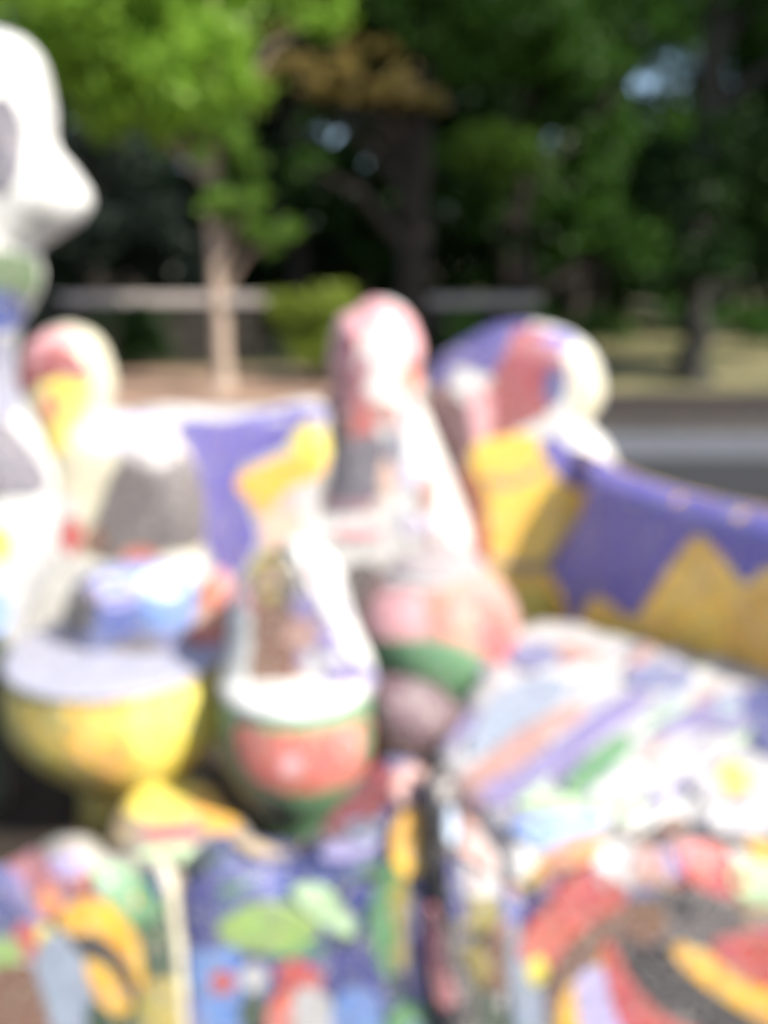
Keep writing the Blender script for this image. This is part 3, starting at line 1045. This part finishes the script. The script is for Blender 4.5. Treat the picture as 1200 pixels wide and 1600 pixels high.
# --- blue cushion shape on the yellow seat
s = upright(205, 0, 2.2, [(104, 960), (116, 914), (165, 886), (230, 878), (290, 895), (314, 950), (304, 1015), (255, 1056), (190, 1062), (132, 1026)], .11, .1)
sculpt('mosaic_cushion', 'blue rounded mosaic form resting on the yellow round stool', 'ornament', s, 'body', 'dusty blue',
       [('azure', [(170, 900), (230, 890), (280, 905), (300, 945), (270, 975), (225, 955), (190, 935)]), ('blue', ell(188, 965, 36, 26)), ('lilac', ell(180, 922, 34, 20)), ('pale blue', ell(255, 912, 34, 18)),
        ('black', [(106, 965), (118, 930), (146, 925), (150, 955), (130, 985)]), ('grey', ell(215, 1020, 42, 20))], k=1.3)
s = upright(320, 0, 2.2, [(262, 1012), (282, 985), (300, 935), (334, 890), (362, 905), (370, 980), (360, 1045), (330, 1062), (290, 1042)], .05, .05)
sculpt('flame_ornament', 'orange flame-shaped mosaic form with a dark red edge beside the blue form', 'ornament', s, 'body', 'orange',
       [('rose', [(334, 896), (360, 908), (368, 980), (358, 1042), (340, 1050), (348, 980)]), ('peach', ell(312, 965, 12, 22)), ('coral', ell(312, 1008, 34, 24))], k=1.3)

# --- lilac figure in front of the middle one
s = upright(470, 0, 1.98, [(366, 930), (382, 900), (402, 872), (430, 858), (470, 842), (524, 880), (548, 960), (578, 1030), (588, 1070), (572, 1094), (470, 1104), (360, 1094), (344, 1066), (358, 1000)], .09, .06)
sculpt('small_figure_sculpture', 'lilac mosaic figure with a brown stripe sitting on the small round stool', 'sculpture', s, 'body', 'pearl',
       strips(380, 560, 880, 1080, 22, ['heather', 'mauve', 'white', 'salmon', 'lavender'], 75, 9, ln=(12, 26), wd=(4, 7)) + [('white', [(358, 1060), (368, 940), (396, 905), (402, 980), (390, 1080)]), ('pink', ell(394, 925, 11, 24)),
        ('brown', [(400, 905), (450, 895), (456, 985), (448, 1085), (396, 1088), (404, 980)], 'stripe', 'brown stripe'),
        ('olive', [(404, 880), (432, 864), (444, 890), (424, 935), (406, 910)]), ('grey', ell(452, 915, 12, 26)),
        ('white', [(452, 846), (496, 858), (532, 884), (556, 965), (578, 1020), (548, 1015), (512, 930), (478, 880)]),
        ('heather', ell(478, 948, 18, 16)), ('salmon', ell(474, 990, 22, 20)), ('heather', ell(512, 992, 18, 22)), ('heather', ell(545, 1060, 34, 20)), ('mauve', ell(450, 1080, 28, 14))], k=1.3)

# --- seat of the bench at right
s = flat(.385, [(668, 1225), (694, 1150), (735, 1080), (770, 1010), (850, 980), (960, 1005), (1060, 1030), (1180, 1058), (1330, 1090), (1400, 1340), (1200, 1326), (1100, 1312),
                (1000, 1306), (900, 1316), (850, 1340), (806, 1378), (764, 1330), (712, 1262)], .05, .045)
sculpt('', 'white seat with pastel stripes', '', s, 'seat', 'pearl', into=bench, k=1.0, patches=
       strips(720, 1190, 1020, 1290, 60, ['heather', 'salmon', 'white', 'pale dusty blue', 'white', 'white', 'lavender', 'pale green'], -38, 6, wd=(4, 8)) + [('dusty blue', ell(835, 1030, 40, 22)), ('salmon', ell(905, 1030, 34, 12)), ('pale dusty blue', [(742, 1140), (790, 1080), (850, 1060), (890, 1080), (850, 1120), (780, 1165), (735, 1185)]),
        ('salmon', [(698, 1240), (740, 1205), (830, 1138), (895, 1108), (912, 1122), (850, 1168), (770, 1232), (722, 1268)], 'stripe', 'peach stripe'),
        ('heather', [(738, 1250), (830, 1196), (900, 1138), (985, 1088), (1012, 1100), (930, 1162), (870, 1208), (790, 1262)], 'stripe', 'lilac stripe'),
        ('dusty blue', ell(1030, 1062, 56, 18)), ('heather', [(1018, 1152), (1080, 1112), (1160, 1084), (1166, 1150), (1100, 1140)], 'stripe', 'lilac wedge'),
        ('pale dusty blue', ell(1138, 1112, 22, 24)), ('navy', [(1172, 1084), (1330, 1100), (1340, 1200), (1205, 1185), (1175, 1150)]),
        ('green', [(880, 1240), (905, 1205), (960, 1160), (988, 1164), (945, 1218), (905, 1250)], 'stripe', 'green stripe'), ('pale green', ell(858, 1262, 52, 12)),
        ('azure', [(800, 1300), (836, 1284), (925, 1276), (935, 1290), (880, 1304), (836, 1328)], 'stripe', 'sky blue stripe'),
        ('light grey', ell(1105, 1235, 26, 22)), ('yellow', ell(1145, 1222, 22, 20), 'dot', 'yellow dot'), ('light grey', ell(1165, 1285, 60, 20)), ('brown', ell(1052, 1290, 22, 12))])

# --- its front, panel colours darkened to stand for shade
s = upright(950, 0, 1.45, [(704, 1290), (730, 1290), (765, 1340), (806, 1385), (850, 1348), (900, 1322), (1000, 1312), (1150, 1320), (1330, 1335), (1420, 1700), (1300, 1800), (720, 1800), (700, 1500)], .05, .045)
sculpt('', 'curved front of red, brown and gold mosaic', '', s, 'front', 'clay', into=bench, k=1.35, patches=
       strips(720, 1195, 1325, 1590, 90, ['crimson', 'navy', 'pearl', 'yellow', 'brown', 'dusty blue', 'gold', 'dark green', 'salmon', 'black'], 0, 5, cx=1040, cy=1620) + [('salmon', [(700, 1262), (726, 1275), (770, 1330), (812, 1376), (800, 1392), (760, 1352), (716, 1308)]),
        ('pearl', [(712, 1312), (742, 1322), (768, 1372), (748, 1392), (720, 1360)]), ('navy', ell(802, 1400, 24, 30)), ('olive', ell(748, 1418, 24, 20)),
        ('salmon', ell(790, 1450, 20, 14)), ('brown', ell(776, 1495, 22, 40)), ('olive', ell(738, 1500, 20, 26)), ('pale dusty blue', [(798, 1440), (822, 1480), (846, 1560), (850, 1640), (815, 1640), (804, 1540)]),
        ('dark green', [(712, 1520), (745, 1530), (800, 1610), (810, 1650), (735, 1650)]), ('olive', [(706, 1545), (728, 1570), (745, 1640), (700, 1640)]),
        ('yellow', ell(838, 1362, 15, 20)), ('orange', [(852, 1356), (890, 1330), (930, 1322), (926, 1342), (880, 1356), (862, 1372)]), ('mauve', ell(868, 1380, 16, 12)),
        ('pearl', ell(965, 1352, 30, 22)), ('salmon', ell(1010, 1352, 22, 17)), ('heather', ell(1045, 1342, 16, 16)), ('brown', ell(1050, 1322, 22, 8)),
        ('red', [(872, 1404), (916, 1366), (962, 1382), (946, 1412), (902, 1432)], 'stripe', 'crimson stripe'), ('coral', [(822, 1458), (868, 1414), (902, 1430), (886, 1462), (842, 1492)], 'stripe', 'orange red stripe'),
        ('yellow', ell(836, 1504, 12, 18)), ('red', [(1062, 1334), (1108, 1336), (1152, 1368), (1124, 1388), (1082, 1362)]),
        ('pale green', [(1148, 1352), (1290, 1356), (1290, 1396), (1176, 1394)]), ('tan', ell(1170, 1415, 40, 14)),
        ('grey', [(1022, 1402), (1076, 1388), (1142, 1412), (1130, 1450), (1070, 1462), (1026, 1444)]), ('black', ell(1068, 1404, 30, 12)),
        ('brown', [(872, 1530), (908, 1470), (968, 1424), (1010, 1420), (1012, 1454), (962, 1486), (912, 1540), (880, 1590)]),
        ('gold', [(930, 1496), (964, 1466), (978, 1486), (946, 1516)]), ('gold', [(872, 1620), (878, 1560), (900, 1520), (916, 1530), (902, 1580), (904, 1640)]), ('yellow', ell(914, 1590, 10, 16)),
        ('lilac', [(908, 1530), (936, 1510), (966, 1540), (990, 1600), (1000, 1640), (930, 1640), (918, 1580)]),
        ('red', [(958, 1488), (984, 1490), (1040, 1545), (1110, 1590), (1200, 1640), (1040, 1650), (990, 1580)]),
        ('black', [(986, 1462), (1040, 1490), (1120, 1530), (1220, 1570), (1300, 1610), (1300, 1650), (1180, 1606), (1080, 1572), (1010, 1520)], 'stripe', 'black diagonal stripe'),
        ('gold', [(1064, 1474), (1110, 1486), (1200, 1536), (1290, 1570), (1290, 1600), (1180, 1560), (1090, 1510)], 'stripe', 'gold diagonal stripe'),
        ('red', [(1120, 1462), (1180, 1458), (1290, 1480), (1290, 1540), (1200, 1520), (1140, 1494)])])

# --- dark fin
s = upright(692, 0, 1.40, [(656, 1260), (668, 1200), (694, 1186), (714, 1226), (722, 1330), (730, 1440), (750, 1520), (776, 1800), (690, 1800), (664, 1520), (656, 1380)], .05, .035)
sculpt('dark_fin', 'narrow black mosaic fin standing between the blue block and the bench front', 'divider', s, 'body', 'black',
       [('grey', ell(690, 1225, 14, 26)), ('navy', [(700, 1340), (714, 1350), (724, 1430), (708, 1430)]), ('rose', [(666, 1420), (682, 1430), (700, 1520), (716, 1560), (690, 1570), (670, 1500)]), ('pale blue', ell(705, 1290, 8, 30))])

# --- blue block, base and panels darkened to carry its shade
s = upright(480, 0, 1.48, [(276, 1376), (296, 1336), (340, 1304), (390, 1306), (440, 1330), (492, 1308), (546, 1250), (592, 1196), (640, 1186), (668, 1220), (676, 1300), (680, 1500), (690, 1800), (270, 1800), (280, 1500)], .08, .06)
sculpt('planter_front', 'blue mosaic block with two green leaf shapes in the lower middle', 'block', s, 'wall', 'shaded blue',
       strips(290, 660, 1330, 1590, 45, ['navy', 'blue', 'dusty blue', 'green', 'navy', 'dark green', 'azure'], -15, 7) + [('navy', [(288, 1394), (350, 1384), (352, 1440), (400, 1490), (520, 1482), (560, 1450), (600, 1500), (590, 1540), (500, 1540), (380, 1505), (300, 1480)]),
        ('navy', ell(555, 1392, 24, 22)), ('lilac', ell(550, 1320, 44, 14, rot=-20)), ('tan', [(366, 1316), (420, 1340), (472, 1322), (486, 1300), (440, 1316), (390, 1302)]),
        ('leaf green', [(344, 1448), (372, 1422), (430, 1414), (492, 1440), (480, 1464), (430, 1480), (378, 1474)], 'leaf', 'yellow green leaf'),
        ('pale green', [(462, 1388), (500, 1386), (536, 1414), (552, 1450), (528, 1450), (494, 1424)], 'leaf', 'pale green leaf'),
        ('green', [(578, 1430), (596, 1370), (616, 1340), (622, 1430), (610, 1520), (588, 1490)]),
        ('azure', [(304, 1500), (330, 1484), (372, 1490), (376, 1620), (324, 1640)]), ('heather', [(284, 1500), (304, 1504), (318, 1640), (296, 1640)]),
        ('red', ell(350, 1527, 19, 16), 'dot', 'red dot'), ('pearl', ell(398, 1520, 19, 19), 'dot', 'pale dot'),
        ('red', [(434, 1512), (466, 1496), (504, 1522), (490, 1542), (450, 1532)]), ('dark green', ell(394, 1576, 18, 28)),
        ('coral', [(424, 1566), (446, 1546), (462, 1560), (456, 1640), (418, 1640)]), ('salmon', ell(470, 1590, 18, 40)), ('pearl', [(462, 1548), (496, 1544), (520, 1580), (520, 1640), (478, 1640)]),
        ('azure', [(524, 1566), (560, 1540), (590, 1570), (590, 1640), (530, 1640)]),
        ('gold', [(614, 1290), (640, 1262), (664, 1280), (660, 1336), (640, 1360), (616, 1340)]), ('salmon', ell(640, 1228, 24, 24)),
        ('olive', [(612, 1380), (634, 1370), (636, 1440), (618, 1440)]), ('heather', [(640, 1400), (658, 1380), (664, 1460), (672, 1550), (644, 1556), (634, 1480)]),
        ('olive', ell(626, 1480, 10, 30)), ('red', [(516, 1284), (556, 1242), (596, 1202), (612, 1222), (596, 1262), (552, 1298)]), ('pale dusty blue', ell(572, 1292, 20, 14)),
        ('salmon', ell(522, 1302, 18, 12)), ('green', [(612, 1576), (660, 1566), (690, 1600), (650, 1640), (610, 1630)]), ('azure', ell(664, 1604, 24, 14))], k=1.12)

# --- lower left block, tile colours deepened in place of shade
s = upright(120, 0, 1.44, [(-120, 1330), (-20, 1352), (30, 1346), (80, 1312), (120, 1306), (165, 1334), (220, 1356), (262, 1334), (284, 1352), (292, 1450), (300, 1800), (-160, 1800)], .06, .05)
sculpt('low_wall_front', 'many-coloured mosaic block with gold arcs and blue strip in the lower left corner', 'block', s, 'wall', 'beige',
       strips(5, 280, 1340, 1590, 45, ['crimson', 'navy', 'pearl', 'olive', 'dark green', 'dusty blue', 'gold', 'tan', 'black'], 60, 8) + [('rose', [(24, 1344), (58, 1336), (82, 1356), (96, 1392), (70, 1404), (40, 1376)]), ('orange', ell(80, 1404, 14, 18)), ('mauve', ell(108, 1395, 10, 24)),
        ('heather', ell(108, 1350, 24, 14)), ('navy', [(-60, 1366), (0, 1372), (28, 1420), (24, 1448), (-60, 1462)]), ('heather', [(16, 1366), (36, 1376), (76, 1440), (60, 1444), (30, 1404)]),
        ('red', ell(44, 1462, 15, 26)), ('leaf green', ell(8, 1484, 24, 22)), ('yellow', ell(72, 1456, 10, 16)),
        ('brown', [(-80, 1640), (-60, 1530), (10, 1516), (56, 1520), (84, 1580), (94, 1640)]),
        ('pale dusty blue', [(64, 1500), (92, 1456), (118, 1490), (144, 1550), (152, 1640), (104, 1640), (84, 1550)], 'strip', 'light blue strip'),
        ('green', [(152, 1366), (196, 1366), (234, 1392), (242, 1446), (216, 1440), (180, 1402)]),
        ('gold', [(108, 1432), (146, 1412), (190, 1440), (216, 1490), (228, 1560), (206, 1530), (170, 1468), (130, 1458)], 'arc', 'gold arc'),
        ('black', [(126, 1466), (168, 1470), (202, 1516), (214, 1570), (190, 1550), (152, 1500)], 'arc', 'black arc'),
        ('gold', [(142, 1500), (176, 1516), (204, 1566), (196, 1580), (164, 1552)], 'arc', 'gold arc'), ('dark green', [(150, 1560), (190, 1590), (226, 1560), (230, 1640), (156, 1640)]),
        ('dark green', [(224, 1452), (258, 1440), (268, 1540), (240, 1540)]), ('olive', [(228, 1544), (272, 1536), (286, 1640), (232, 1640)]),
        ('cream', [(252, 1352), (264, 1356), (276, 1450), (286, 1560), (288, 1600), (282, 1600), (266, 1450)])], k=1.25)

# --- pale step
s = flat(.1, [(170, 1320), (200, 1272), (262, 1240), (328, 1250), (372, 1296), (420, 1350), (380, 1400), (280, 1420), (190, 1410), (160, 1370)], .10, .06)
sculpt('garden_step', 'low cream mosaic step with a pink patch below the yellow round stool', 'step', s, 'slab', 'beige',
       [('yellow', ell(258, 1250, 62, 26)), ('gold', [(318, 1240), (350, 1262), (366, 1300), (340, 1300), (312, 1270)]), ('rose', ell(266, 1302, 46, 12)), ('pale green', ell(280, 1340, 60, 14)), ('tan', ell(170, 1290, 30, 24))], k=1.4)

for o in bpy.data.objects:
    for k in ('_org', '_used'):
        if k in o:
            del o[k]
